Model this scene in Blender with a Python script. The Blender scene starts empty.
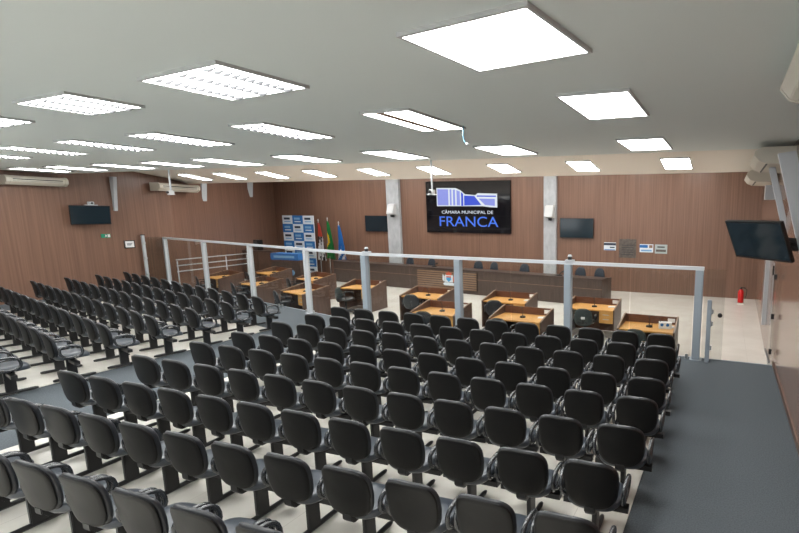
import bpy, bmesh, math, random
from mathutils import Matrix, Vector
random.seed(7)
SC = bpy.context.scene
COL = SC.collection
PI = math.pi
rad = math.radians

# ------------------------------------------------------------------ camera
F, CX, CY, HC = 463.354, 564.593, 284.968, 2.8
def _rot(rx, ry, rz):
    cy, sy = math.cos(ry), math.sin(ry)
    yaw = Matrix(((cy, -sy, 0), (sy, cy, 0), (0, 0, 1)))
    b = Matrix(((1, 0, 0), (0, 0, -1), (0, 1, 0)))
    c, s = math.cos(rx), math.sin(rx)
    p = Matrix(((1, 0, 0), (0, c, -s), (0, s, c)))
    c, s = math.cos(rz), math.sin(rz)
    q = Matrix(((c, -s, 0), (s, c, 0), (0, 0, 1)))
    return q @ p @ b @ yaw
MC = _rot(.1518, -.3337, .0071)
cam_data = bpy.data.cameras.new('camera')
cam = bpy.data.objects.new('camera', cam_data)
COL.objects.link(cam)
right, up, back = MC[0], -MC[1], -MC[2]
cam.matrix_world = Matrix(((right[0], up[0], back[0], 0), (right[1], up[1], back[1], 0),
                           (right[2], up[2], back[2], HC), (0, 0, 0, 1)))
cam_data.sensor_width = 36
cam_data.lens = F / 799 * 36
cam_data.shift_x = (399.5 - CX) / 799
cam_data.shift_y = (CY - 266.5) / 799
cam_data.clip_start = .05
SC.camera = cam
def proj(p):
    q = MC @ (Vector(p) - Vector((0, 0, HC)))
    return (F * q[0] / q[2] + CX, F * q[1] / q[2] + CY) if q[2] > .05 else (-999, -999)

# ------------------------------------------------------------------ world, exposure
world = bpy.data.worlds.new('world')
SC.world = world
world.use_nodes = True
world.node_tree.nodes['Background'].inputs[0].default_value = (.8, .88, 1, 1)
world.node_tree.nodes['Background'].inputs[1].default_value = .05
SC.view_settings.view_transform = 'Standard'
SC.view_settings.look = 'None'
SC.view_settings.exposure = 0.0
SC.view_settings.gamma = 1
SC.view_settings.use_curve_mapping = False
BACK_FILL = 75.0                     # watts of each added fill light behind the camera
LAMP = 23.0                     # radiance of the ceiling lamps' diffusers

# added fill lights behind the camera, set out as unseen back windows
for wx in (-3.2, -9.2, -15.2):
    ld = bpy.data.lights.new('window_daylight', 'AREA')
    ld.shape = 'RECTANGLE'
    ld.size, ld.size_y = 4.6, 2.2
    ld.energy = BACK_FILL
    ld.color = (.93, .97, 1)
    lo = bpy.data.objects.new('window_daylight', ld)
    COL.objects.link(lo)
    lo.location = (wx, -3.15, 2.3)
    lo.rotation_euler = (PI / 2, 0, 0)

# ------------------------------------------------------------------ materials
def mat(name, col, rough=.5, metal=0, spec=.5, emit=0, coat=0, tex=None):
    m = bpy.data.materials.new(name)
    m.use_nodes = True
    n = m.node_tree
    b = n.nodes['Principled BSDF']
    b.inputs['Base Color'].default_value = (*col, 1)
    b.inputs['Roughness'].default_value = rough
    b.inputs['Metallic'].default_value = metal
    b.inputs['Specular IOR Level'].default_value = spec
    b.inputs['Coat Weight'].default_value = coat
    b.inputs['Coat Roughness'].default_value = .12
    if emit:
        b.inputs['Emission Color'].default_value = (*col, 1)
        b.inputs['Base Color'].default_value = (.01, .01, .01, 1)
        b.inputs['Emission Strength'].default_value = emit
    if tex:
        scale, sx, sy, sz, c2, lo, hi, detail = tex
        tc = n.nodes.new('ShaderNodeTexCoord')
        mp = n.nodes.new('ShaderNodeMapping')
        mp.inputs['Scale'].default_value = (sx, sy, sz)
        no = n.nodes.new('ShaderNodeTexNoise')
        no.inputs['Scale'].default_value = scale
        no.inputs['Detail'].default_value = detail
        rp = n.nodes.new('ShaderNodeValToRGB')
        rp.color_ramp.elements[0].position = lo
        rp.color_ramp.elements[1].position = hi
        rp.color_ramp.elements[0].color = (*col, 1)
        rp.color_ramp.elements[1].color = (*c2, 1)
        n.links.new(tc.outputs['Object'], mp.inputs[0])
        n.links.new(mp.outputs[0], no.inputs['Vector'])
        n.links.new(no.outputs['Fac'], rp.inputs[0])
        n.links.new(rp.outputs[0], b.inputs['Base Color'])
    return m

def tile_mat(name, c1, c2, size, rough):
    m = mat(name, c1, rough, tex=(1.4, 1, 1, 1, c2, .35, .7, 5))
    n = m.node_tree
    b = n.nodes['Principled BSDF']
    rp = [x for x in n.nodes if x.type == 'VALTORGB'][0]
    tc = [x for x in n.nodes if x.type == 'TEX_COORD'][0]
    br = n.nodes.new('ShaderNodeTexBrick')
    br.offset = 0
    br.inputs['Scale'].default_value = 1
    br.inputs['Mortar Size'].default_value = .003
    br.inputs['Brick Width'].default_value = size
    br.inputs['Row Height'].default_value = size
    br.inputs['Mortar'].default_value = (c2[0] * .9, c2[1] * .9, c2[2] * .88, 1)
    n.links.new(tc.outputs['Object'], br.inputs['Vector'])
    n.links.new(rp.outputs[0], br.inputs['Color1'])
    n.links.new(rp.outputs[0], br.inputs['Color2'])
    n.links.new(br.outputs['Color'], b.inputs['Base Color'])
    return m

def glass_mat():
    m = bpy.data.materials.new('clear_glass')
    m.use_nodes = True
    n = m.node_tree
    n.nodes.clear()
    out = n.nodes.new('ShaderNodeOutputMaterial')
    mix = n.nodes.new('ShaderNodeMixShader')
    tr = n.nodes.new('ShaderNodeBsdfTransparent')
    tr.inputs[0].default_value = (.90, .91, .90, 1)
    gl = n.nodes.new('ShaderNodeBsdfGlossy')
    gl.inputs['Roughness'].default_value = .02
    fr = n.nodes.new('ShaderNodeFresnel')
    fr.inputs[0].default_value = 1.45
    ge = n.nodes.new('ShaderNodeNewGeometry')
    inv = n.nodes.new('ShaderNodeMath')
    inv.operation = 'SUBTRACT'
    inv.inputs[0].default_value = 1
    n.links.new(ge.outputs['Backfacing'], inv.inputs[1])
    mul = n.nodes.new('ShaderNodeMath')
    mul.operation = 'MULTIPLY'
    n.links.new(fr.outputs[0], mul.inputs[0])
    n.links.new(inv.outputs[0], mul.inputs[1])
    n.links.new(mul.outputs[0], mix.inputs[0])
    n.links.new(tr.outputs[0], mix.inputs[1])
    n.links.new(gl.outputs[0], mix.inputs[2])
    n.links.new(mix.outputs[0], out.inputs[0])
    return m

M = {}
M['wall'] = mat('brown_wood_laminate', (.155, .085, .058), .32, spec=.5, tex=(1.0, 22, 22, .35, (.235, .132, .092), .3, .72, 4))
M['wall_gloss'] = mat('varnished_brown_laminate', (.155, .085, .058), .22, spec=.6, coat=.45, tex=(1.0, 22, 22, .35, (.235, .132, .092), .3, .72, 4))
M['ceiling'] = mat('painted_ceiling', (.76, .82, .80), .9)
M['ceiling2'] = mat('cream_painted_ceiling', (.80, .76, .69), .9)
M['carpet'] = mat('blue_grey_carpet', (.070, .082, .092), .95, spec=.15, tex=(70, 1, 1, 1, (.112, .126, .138), .3, .7, 3))
M['tile'] = tile_mat('beige_floor_tile', (.80, .77, .705), (.62, .59, .53), 1.2, .25)
M['tile2'] = tile_mat('pale_floor_tile', (.76, .73, .67), (.68, .645, .585), .6, .22)
M['plain'] = mat('plain_back_wall', (.55, .5, .44), .8)
M['concrete'] = mat('pale_concrete', (.36, .375, .39), .8, tex=(6, 1, 1, .5, (.46, .475, .49), .3, .7, 4))
M['vinyl'] = mat('black_vinyl', (.018, .020, .024), .34, spec=.55)
M['shell'] = mat('black_plastic_shell', (.007, .0067, .0063), .46, spec=.3)
M['seat_vinyl'] = mat('soft_black_vinyl', (.046, .056, .070), .30, spec=.8)
M['arm'] = mat('black_armrest_plastic', (.026, .029, .033), .25, spec=1.0)
M['black_metal'] = mat('black_painted_metal', (.014, .014, .015), .4, spec=.5)
M['white_metal'] = mat('white_painted_metal', (.50, .53, .56), .35)
M['grey_metal'] = mat('grey_painted_metal', (.27, .315, .355), .38)
M['steel'] = mat('brushed_steel', (.55, .56, .57), .3, metal=1)
M['lamp'] = mat('lit_diffuser', (1, 1, .985), .5, emit=LAMP)
M['lamp_frame'] = mat('white_lamp_frame', (.55, .56, .56), .5)
M['louver'] = mat('grey_louver', (.030, .031, .034), .6, spec=.2)
M['glass'] = glass_mat()
M['ac'] = mat('cream_plastic', (.60, .57, .49), .5)
M['ac_dark'] = mat('dark_vent', (.05, .05, .05), .6)
M['screen'] = mat('dark_screen', (.010, .020, .028), .10, spec=.5)
M['wallscreen'] = mat('black_led_screen', (.006, .006, .008), .07, spec=.5)
M['bezel'] = mat('black_bezel', (.008, .008, .009), .35)
M['desk_top'] = mat('honey_wood', (.62, .30, .075), .35, tex=(3, 2, 14, 2, (.78, .42, .13), .3, .7, 3))
M['desk_dark'] = mat('dark_brown_wood', (.075, .042, .030), .35, tex=(2, 12, 12, 1, (.115, .066, .048), .3, .7, 3))
M['desk_red'] = mat('red_brown_wood', (.105, .042, .024), .35, tex=(2, 2, 2, 12, (.15, .06, .034), .3, .7, 3))
M['dais'] = mat('dark_walnut', (.060, .040, .033), .35, tex=(2, 14, 14, 1, (.095, .064, .052), .3, .7, 3))
M['slat'] = mat('light_walnut_slat', (.25, .155, .10), .5)
M['paper'] = mat('white_card', (.8, .8, .8), .6)
M['red'] = mat('red_paint', (.62, .012, .012), .3)
M['office'] = mat('grey_green_mesh', (.030, .042, .042), .7)
M['blue_chair'] = mat('navy_leather', (.012, .020, .034), .45)
M['ban_blue'] = mat('blue_banner', (.012, .14, .42), .6)
M['ban_white'] = mat('white_banner', (.66, .72, .78), .6)
M['ban_ink'] = mat('black_ink', (.015, .03, .06), .6)
M['ban_pale'] = mat('pale_ink', (.18, .38, .62), .6)
M['f_green'] = mat('green_cloth', (.004, .20, .035), .7)
M['f_yellow'] = mat('yellow_cloth', (.80, .55, .01), .7)
M['f_blue'] = mat('blue_cloth', (.01, .16, .50), .7)
M['f_red'] = mat('red_cloth', (.50, .06, .03), .7)
M['f_black'] = mat('black_cloth', (.02, .02, .025), .7)
M['f_white'] = mat('white_cloth', (.7, .7, .72), .7)
M['exit'] = mat('green_sign', (.01, .30, .16), .5)
M['bronze'] = mat('dark_bronze', (.10, .085, .075), .45, metal=.6, tex=(9, 1, 1, 1, (.16, .14, .125), .3, .7, 4))
M['steel_plaque'] = mat('pale_plaque', (.38, .44, .44), .4)
M['logo_white'] = mat('white_screen_light', (.85, .92, 1), .3, emit=.85)
M['logo_lilac'] = mat('lilac_screen_light', (.28, .33, .85), .3, emit=.9)
M['logo_blue'] = mat('blue_screen_light', (.03, .08, .70), .3, emit=.9)
M['logo_sky'] = mat('sky_blue_screen_light', (.06, .19, .86), .3, emit=.95)
M['cable'] = mat('blue_cable', (.20, .42, .55), .4)
M['crest_red'] = mat('crest_red', (.60, .10, .04), .5)
M['crest_blue'] = mat('crest_blue', (.04, .30, .60), .5)

# ------------------------------------------------------------------ mesh helpers
def finish(name, bm, m, parent=None, smooth=False, loc=None, rotz=0, bevel=0, seg=2):
    me = bpy.data.meshes.new(name)
    bmesh.ops.recalc_face_normals(bm, faces=bm.faces)
    if bevel:
        bmesh.ops.bevel(bm, geom=list(bm.edges), offset=bevel, segments=seg, affect='EDGES', clamp_overlap=True)
    bm.to_mesh(me)
    bm.free()
    if smooth:
        for p in me.polygons:
            p.use_smooth = True
    ms = m if isinstance(m, (list, tuple)) else [m]
    for x in ms:
        me.materials.append(M[x])
    o = bpy.data.objects.new(name, me)
    COL.objects.link(o)
    if parent:
        o.parent = parent
    if loc:
        o.location = loc
    if rotz:
        o.rotation_euler = (0, 0, rotz)
    return o

def bx(bm, x0, x1, y0, y1, z0, z1, mi=0, mtx=None):
    vs = [bm.verts.new((x, y, z)) for x in (x0, x1) for y in (y0, y1) for z in (z0, z1)]
    if mtx:
        for v in vs:
            v.co = mtx @ v.co
    for q in ((0, 1, 3, 2), (4, 6, 7, 5), (0, 4, 5, 1), (2, 3, 7, 6), (0, 2, 6, 4), (1, 5, 7, 3)):
        f = bm.faces.new([vs[i] for i in q])
        f.material_index = mi
    return vs

def box(name, x0, x1, y0, y1, z0, z1, m, parent=None, bevel=0, loc=None, rotz=0, mtx=None):
    bm = bmesh.new()
    bx(bm, x0, x1, y0, y1, z0, z1, 0, mtx)
    return finish(name, bm, m, parent, bevel=bevel, loc=loc, rotz=rotz)

def prism(bm, pts, ax, a0, a1, mi=0):
    """extrude a 2-D outline along axis ax (0 x, 1 y, 2 z)"""
    def mk(p, a):
        return {0: (a, p[0], p[1]), 1: (p[0], a, p[1]), 2: (p[0], p[1], a)}[ax]
    A = [bm.verts.new(mk(p, a0)) for p in pts]
    B = [bm.verts.new(mk(p, a1)) for p in pts]
    n = len(pts)
    bm.faces.new(A).material_index = mi
    bm.faces.new(B[::-1]).material_index = mi
    for i in range(n):
        bm.faces.new((A[i], B[i], B[(i + 1) % n], A[(i + 1) % n])).material_index = mi

def tube(bm, path, r, n=8, closed=False, mi=0):
    path = [Vector(p) for p in path]
    rings = []
    L = len(path)
    for i, p in enumerate(path):
        if closed:
            d = path[(i + 1) % L] - path[i - 1]
        else:
            d = path[min(i + 1, L - 1)] - path[max(i - 1, 0)]
        d.normalize()
        ref = Vector((0, 0, 1)) if abs(d.z) < .9 else Vector((1, 0, 0))
        if closed:
            ref = Vector((1, 0, 0))
        a = d.cross(ref).normalized()
        b = d.cross(a)
        rr = r[i] if isinstance(r, (list, tuple)) else r
        rings.append([bm.verts.new(p + a * math.cos(2 * PI * k / n) * rr + b * math.sin(2 * PI * k / n) * rr) for k in range(n)])
    for i in range(L if closed else L - 1):
        A, B = rings[i], rings[(i + 1) % L]
        for k in range(n):
            bm.faces.new((A[k], A[(k + 1) % n], B[(k + 1) % n], B[k])).material_index = mi
    if not closed:
        bm.faces.new(rings[0][::-1]).material_index = mi
        bm.faces.new(rings[-1]).material_index = mi

def superell(a, b, ex, n):
    out = []
    for k in range(n):
        t = 2 * PI * k / n
        c, s = math.cos(t), math.sin(t)
        out.append((a * math.copysign(abs(c) ** (2 / ex), c), b * math.copysign(abs(s) ** (2 / ex), s)))
    return out

def loft(bm, rings):
    R = [[bm.verts.new(p) for p in r] for r in rings]
    n = len(R[0])
    for A, B in zip(R, R[1:]):
        for k in range(n):
            bm.faces.new((A[k], A[(k + 1) % n], B[(k + 1) % n], B[k]))
    bm.faces.new(R[0][::-1])
    bm.faces.new(R[-1])

def text_bm(s, size, mtx, extrude=.004, align='CENTER', width=None):
    cu = bpy.data.curves.new('lettering', 'FONT')
    cu.body = s
    cu.size = size
    cu.align_x = align
    cu.extrude = extrude
    o = bpy.data.objects.new('lettering', cu)
    COL.objects.link(o)
    dg = bpy.context.evaluated_depsgraph_get()
    dg.update()
    me = bpy.data.meshes.new_from_object(o.evaluated_get(dg))
    bpy.data.objects.remove(o)
    bm = bmesh.new()
    bm.from_mesh(me)
    bpy.data.meshes.remove(me)
    if width:
        xs = [v.co.x for v in bm.verts]
        k = width / (max(xs) - min(xs))
        for v in bm.verts:
            v.co.x *= k
    bmesh.ops.transform(bm, matrix=mtx, verts=bm.verts)
    return bm

def tag(o, label, cat, group=None, kind=None):
    if label:
        o['label'] = label
        o['category'] = cat
    if group:
        o['group'] = group
    if kind:
        o['kind'] = kind
    return o

def thing(name, label, cat, loc=(0, 0, 0), rotz=0, group=None):
    o = bpy.data.objects.new(name, None)
    o.empty_display_size = .1
    COL.objects.link(o)
    o.location = loc
    o.rotation_euler = (0, 0, rotz)
    return tag(o, label, cat, group)

def structure(o):
    o['kind'] = 'structure'
    return o

def dup(root, loc, rotz, label, group=None):
    r = root.copy()
    COL.objects.link(r)
    r.location = loc
    r.rotation_euler = (0, 0, rotz)
    r['label'] = label
    if group:
        r['group'] = group
    for ch in list(root.children):
        c = ch.copy()
        COL.objects.link(c)
        c.parent = r
        for g in list(ch.children):
            e = g.copy()
            COL.objects.link(e)
            e.parent = c
    return r

ORD = ['first', 'second', 'third', 'fourth', 'fifth', 'sixth', 'seventh', 'eighth', 'ninth', 'tenth', 'eleventh', 'twelfth', 'thirteenth']

# ------------------------------------------------------------------ the room
PZ = -.42                       # level of the sunken plenary floor
FW = 19.1                       # front wall
XR = .97                        # right wall beside the aisle
XL = -20.4                      # left wall
GY = 9.15                       # glass line
def GYX(x):                     # glass line bends towards the left wall
    return GY + (max(0, -8.4 - x)) * .22
def LWX(y):
    return XL - .449 * max(0, y - 12.2)
BACK = -3.2

bm = bmesh.new()                # carpeted seating platform
edge = [(XR, BACK), (XR, GY + .12), (-8.4, GY + .12), (XL, GYX(XL) + .12), (XL, BACK)]
prism(bm, edge, 2, PZ - .1, 0)
structure(finish('floor', bm, 'carpet'))
bm = bmesh.new()                # tiled area under the middle seats
prism(bm, [(-.72, BACK), (-.72, 8.12), (-7.9, 7.93), (-7.9, BACK)], 2, 0, .012)
structure(finish('floor_tiles_middle', bm, 'tile'))
bm = bmesh.new()                # tiled area under the left seats
prism(bm, [(-10.24, 0), (-10.24, 7.95), (-18.95, 9.83), (-18.95, 0)], 2, 0, .012)
structure(finish('floor_tiles_side', bm, 'tile'))
bm = bmesh.new()                # plenary floor
prism(bm, [(XR, GY), (1.2, FW), (LWX(FW) - .05, FW), (XL - .05, 12.2), (-8.4, GY)], 2, PZ - .1, PZ)
structure(finish('floor_plenary', bm, 'tile2'))
bm = bmesh.new()                # bright nosing along the platform edge
for (xa, ya), (xb, yb) in (((XR, GY + .12), (-8.4, GY + .12)), ((-8.4, GY + .12), (XL, GYX(XL) + .12))):
    prism(bm, [(xa, ya - .03), (xb, yb - .02), (xb, yb + .01), (xa, ya + .01)], 2, -.05, .004)
structure(finish('trim_1', bm, 'grey_metal'))

box('wall_front', LWX(FW) - .6, 1.6, FW, FW + .15, PZ - .1, 5.3, 'wall')['kind'] = 'structure'
bm = bmesh.new()
prism(bm, [(XR, BACK), (XR, 9.3), (1.19, FW + .1), (1.4, FW + .1), (1.4, BACK)], 2, PZ - .1, 5.3)
structure(finish('wall_right', bm, 'wall_gloss'))
bm = bmesh.new()
prism(bm, [(XL, BACK), (XL, 12.2), (LWX(FW), FW + .1), (LWX(FW) - .3, FW + .1), (XL - .3, 12.2), (XL - .3, BACK)], 2, PZ - .1, 5.3)
structure(finish('wall_left', bm, 'wall'))
box('wall_back', XL - .3, 1.4, BACK - .15, BACK, -.1, 5.3, 'plain')['kind'] = 'structure'
for i, wx in enumerate((-3.2, -9.2, -15.2)):
    wn = structure(thing('window_%d' % (i + 1), None, None, (wx, BACK, 2.3)))  # unseen frames added around the fill lights
    for nm, x0, x1, z0, z1 in (('sill', -2.45, 2.45, -1.2, -1.1), ('lintel', -2.45, 2.45, 1.1, 1.2), ('jamb', -2.45, -2.35, -1.1, 1.1), ('jamb', 2.35, 2.45, -1.1, 1.1)):
        box(nm, x0, x1, 0, .08, z0, z1, 'white_metal', wn)
box('baseboard_right', XR - .02, XR, BACK, GY + .1, 0, .08, 'desk_dark')['kind'] = 'structure'

ZC = 3.97
box('ceiling', XL - .3, 1.4, BACK, GY, ZC, ZC + .12, 'ceiling')['kind'] = 'structure'
def ZF(y):                      # sloping front ceiling
    return 4.203 - .1444 * (y - 11.19)
bm = bmesh.new()
prism(bm, [(GY, ZF(GY)), (13.15, ZF(13.15)), (13.15, 5.0), (13.27, 5.0), (13.27, ZF(13.15) - .06), (13.15, ZF(13.15) - .06 + .06), (13.15, ZF(13.15)), (GY, ZF(GY) + .0)][:2] +
      [(13.25, ZF(13.15)), (13.25, 5.0), (13.13, 5.0), (13.13, ZF(13.13) + .12), (GY, ZF(GY) + .12)], 0, XL - 3.4, 1.4)
structure(finish('ceiling_slope', bm, 'ceiling2'))
box('ceiling_step', XL - 3.4, 1.4, GY - .12, GY, ZC + .1, ZF(GY) + .14, 'ceiling2')['kind'] = 'structure'
box('ceiling_plenary', XL - 3.4, 1.4, 13.13, FW + .15, 5.0, 5.12, 'ceiling2')['kind'] = 'structure'

def column(name, x0, x1):
    structure(box(name, x0, x1, FW - .16, FW, PZ, 5.0, 'concrete', bevel=.01))
column('trim_2', -15.86, -15.12)
column('trim_3', -7.56, -6.98)

# knee braces of the steel frame, slanting from the wall to the ceiling
def brace(x_top, z_top, x_bot, z_bot, y, w, name):
    bm = bmesh.new()
    hw = w / 2
    prism(bm, [(x_top - hw, z_top), (x_top + hw, z_top + .03), (x_bot + hw, z_bot), (x_bot - hw, z_bot)], 1, y - .05, y + .05)
    return structure(finish(name, bm, 'white_metal', bevel=.006))
brace(.70, 3.62, 1.08, 2.22, 7.0, .22, 'trim_4')
brace(.68, 3.62, 1.06, 2.22, 9.0, .10, 'trim_5')
def wall_strip(x, y, z0, z1, w, name, lean=.18):
    bm = bmesh.new()
    prism(bm, [(x, z0), (x + .06, z0), (x + .06 + lean, z1), (x, z1)], 1, y - w / 2, y + w / 2)
    return structure(finish(name, bm, 'white_metal', bevel=.005))
wall_strip(XL, 10.42, 2.8, 3.97, .10, 'trim_6')
wall_strip(LWX(14.0), 13.95, 3.24, 4.6, .2, 'trim_7')
wall_strip(LWX(17.1), 17.05, 3.53, 4.8, .28, 'trim_8')

# ------------------------------------------------------------------ ceiling lamps
lamps = []
def lamp(cx, cy, w, l, rot=0, z=ZC, slope=0, louver=False, split=False, drop=.03, label=''):
    t = thing('ceiling_light', label, 'ceiling light', (cx, cy, z), 0, 'recessed ceiling light fittings')
    t.rotation_euler = (math.atan(slope), 0, rot)
    a, b, e = w / 2, l / 2, .025
    bm = bmesh.new()
    for x0, x1, y0, y1 in ((-a, -a + e, -b, b), (a - e, a, -b, b), (-a + e, a - e, -b, -b + e), (-a + e, a - e, b - e, b)):
        bx(bm, x0, x1, y0, y1, -drop, -.002)
    finish('frame', bm, 'lamp_frame', t)
    if split:
        box('diffuser', -a + e, -a + w * .28, -b + e, b - e, -drop + .006, -.004, 'lamp', t)
        box('diffuser', -a + w * .46, a - e, -b + e, b - e, -drop + .006, -.004, 'lamp', t)
        box('centre_plate', -a + w * .28, -a + w * .46, -b + e, b - e, -drop + .003, -.004, 'slat', t)
    else:
        box('diffuser', -a + e, a - e, -b + e, b - e, -drop + .006, -.004, 'lamp', t)
    if louver:
        bm = bmesh.new()
        n = 12
        for i in range(1, n):
            y = -b + l * i / n
            for k in range(3):
                xa = -a + e + (w - 2 * e) * (k + .18) / 3
                xb = -a + e + (w - 2 * e) * (k + .82) / 3
                prism(bm, [(xa, -drop + .004), (xb, -drop + .004), ((xa + xb) / 2 + .02, -drop - .022), ((xa + xb) / 2 - .02, -drop - .022)], 1, y - .004, y + .004)
        finish('louver_slats', bm, 'louver', t)
    return t
ROWS = [
    (.25, [(-1.5, .7, 1.1), (-4.2, .7, 1.1), (-7.0, .7, 1.1), (-9.6, .7, 1.1), (-12.2, .7, 1.1)], 'row closest to the back wall'),
    (3.05, [(-1.55, 1.02, .86), (-4.38, 1.18, .80), (-6.80, 1.12, .66), (-9.2, 1.0, .7), (-11.8, .8, 1.1), (-14.2, .8, 1.1), (-16.6, .8, 1.1)], 'near ceiling row'),
    (5.2, [(-1.3, .74, 1.18), (-3.8, .7, 1.22), (-6.13, .64, 1.2), (-8.45, .7, 1.2), (-10.55, .55, 1.2), (-12.7, .6, 1.1), (-14.9, .6, 1.1), (-17.0, .6, 1.1)], 'middle ceiling row'),
    (7.97, [(-1.35, .75, 1.25), (-3.9, .75, 1.2), (-6.36, .74, 1.22), (-8.7, .74, 1.2), (-11.1, .7, 1.28), (-13.05, .6, 1.15), (-14.95, .6, 1.15), (-17.0, .6, 1.15), (-18.75, .6, 1.15)], 'far flat-ceiling row'),
]
for y, L, rn in ROWS:
    for j, (x, w, l) in enumerate(L):
        lv = x < -4 and y < 6 and y > 1
        extra = 'louvred ' if lv else ''
        if y == 3.05 and j == 0:
            lb = 'big square ceiling light with clear cover, nearest the right wall and camera'
        elif y == 5.2 and j == 1:
            lb = 'ceiling light split into two lit strips with a dangling blue cable'
        else:
            lb = '%s %srectangular ceiling light from the right wall in the %s' % (ORD[j], extra, rn)
        lamp(x, y - ({3.05: .045, 5.2: .035}.get(y, 0)) * (x + (1.5 if y < 4 else 4.5)), w, l, rot={(3.05, 0): rad(-9), (3.05, 1): rad(-6), (3.05, 2): rad(-4), (3.05, 3): rad(-4)}.get((y, j), 0),
             louver=lv, split=(y == 5.2 and j == 1), label=lb, drop=.03)
for j, (x, w, l) in enumerate([(-1.26, .71, 1.06), (-3.68, .68, 1.06), (-6.0, .65, .97), (-8.32, .62, .97), (-10.53, .57, .9), (-12.72, .6, .93), (-14.8, .57, .93), (-16.86, .53, .95), (-18.67, .5, .97)]):
    lamp(x, 12.08, w, l, z=ZF(12.08) - .002, slope=-.1444, label='%s light from the right wall on the cream sloping front ceiling' % ORD[j])
for j in range(8):              # unseen lamps added to light the plenary, beyond the sloping ceiling
    for k, y in enumerate((14.9, 17.2)):
        lamp(-1.3 - 2.5 * j, y, .7, 1.2, z=5.0, label='%s light from the right wall above the plenary, %s the front wall' % (ORD[j], ('away from', 'close to')[k]))

# ------------------------------------------------------------------ auditorium chairs
def make_chair(label, beam_len):
    t = thing('auditorium_chair', label, 'chair', (0, 0, 0), 0, 'black auditorium chairs')
    # seat cushion
    bm = bmesh.new()
    rings = []
    for k, (s, z) in enumerate(((.55, .385), (.92, .388), (1.0, .410), (1.0, .445), (.95, .466), (.80, .474), (.4, .470))):
        r = []
        for x, y in superell(.232 * s, .21 * s, 3.4, 28):
            zz = z - .03 * max(0, y / .21) ** 3 * (1 if z > .40 else .4) + .012 * (abs(x) / .232) ** 2
            r.append((x, y + .01, zz))
        rings.append(r)
    loft(bm, rings)
    finish('seat', bm, 'seat_vinyl', t, smooth=True)
    # backrest cushion and shell
    def back(name, m, y_front, y_back, sc):
        bm = bmesh.new()
        rings = []
        ym = (y_front + y_back) / 2
        for s, y in ((.3, y_front), (.80, y_front), (.94, y_front - (y_front - ym) * .3), (1.0, ym), (.95, y_back + (ym - y_back) * .25), (.82, y_back), (.3, y_back)):
            r = []
            for x, z in superell(.234 * sc * s, .220 * sc * s, 3.6, 36):
                k = 1 - .13 * max(0, -z / .215) ** 1.5
                bulge = .09 * (x / .23) ** 2 * .23
                yy = y + bulge * 1.3 - .09 * (z) - .025 * max(0, z / .215) ** 2
                r.append((x * k, yy - .225, z + .64))
            rings.append(r)
        loft(bm, rings)
        return finish(name, bm, m, t, smooth=True)
    back('backrest', 'vinyl', .038, -.012, 1.0)
    back('back_shell', 'shell', -.004, -.026, .965)
    # bracket joining back and seat
    bm = bmesh.new()
    prism(bm, [(-.235, .455), (-.205, .455), (-.16, .385), (.05, .385), (.05, .36), (-.20, .36), (-.235, .40)], 0, -.045, .045)
    finish('back_bracket', bm, 'black_metal', t, bevel=.006)
    # loop armrests
    for sx in (-1, 1):
        bm = bmesh.new()
        path = []
        for k in range(20):
            a = 2 * PI * k / 20
            y, z = math.cos(a), math.sin(a)
            py = .130 * math.copysign(abs(y) ** .8, y)
            pz = .100 * math.copysign(abs(z) ** .8, z)
            path.append((sx * (.262 + .010 * z), -.03 + py - .05 * z * .3, .530 + pz))
        tube(bm, path, .0195, 8, closed=True)
        tube(bm, [(sx * .255, .0, .435), (sx * .20, .0, .39), (sx * .12, .0, .375)], .014, 6)
        finish('armrest', bm, 'arm', t, smooth=True)
    box('beam_segment', -beam_len / 2, beam_len / 2, -.035, .035, .315, .365, 'black_metal', t)
    # leg and foot bar
    box('leg', -.02, .02, -.060, .060, .035, .36, 'black_metal', t, bevel=.006)
    bm = bmesh.new()
    tube(bm, [(0, -.235, .036), (0, -.20, .036), (0, .24, .036), (0, .275, .036)], [.016, .024, .024, .016], 10)
    finish('foot_bar', bm, 'black_metal', t, smooth=True)
    return t

protos = [None, None]
def in_frame(x, y, rz, m=6):
    for p in ((0, -.3, .85), (.2, -.28, .8), (-.2, -.28, .8), (0, .2, .45), (.27, .1, .6), (0, -.2, .1), (-.27, .1, .6)):
        c, s = math.cos(rz), math.sin(rz)
        u, v = proj((x + p[0] * c - p[1] * s, y + p[0] * s + p[1] * c, p[2]))
        if -m < u < 799 + m and -m < v < 533 + m:
            return True
    return False
def place(x, y, z, rz, label, group, which):
    if not in_frame(x, y, rz, (6, 45)[which]):
        return
    if protos[which] is None:
        o = protos[which] = make_chair(label, (.565, .70)[which])
        o.location = (x, y, z)
        o.rotation_euler = (0, 0, rz)
        o['group'] = group
    else:
        dup(protos[which], (x, y, z), rz, label, group)
BACKOFF = .275                   # the back's top edge stands this far behind the chair's middle
TZ = .012
ROW_X = [-.93, -.84, -.87, -.82, -.82, -.84, -.93, -.90, -.86, -.86]
ROW_Y = [7.49, 6.77, 6.08, 5.33, 4.70, 3.98, 3.27, 2.58, 1.87, 1.17]
rz = math.atan(.027)
for k in range(10):
    for j in range(12):
        x = ROW_X[k] - .599 * j
        y = ROW_Y[k] + .024 * (x + .93) + BACKOFF
        place(x, y, TZ, rz, 'black auditorium chair %s from the right aisle in the %s middle block row from glass' % (ORD[j], ORD[k]), 'black chairs of the middle block', 0)
rz = math.atan(-.213)
for k in range(7):
    for j in range(12):
        x = -10.23 - .722 * j
        y = 7.61 - .712 * k - .213 * (x + 10.23)
        x2, y2 = x - BACKOFF * math.sin(rz), y + BACKOFF * math.cos(rz)
        place(x2, y2, TZ, rz, 'black auditorium chair %s from the centre aisle in the %s left block row from glass' % (ORD[j], ORD[k]), 'black chairs of the left block', 1)

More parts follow.
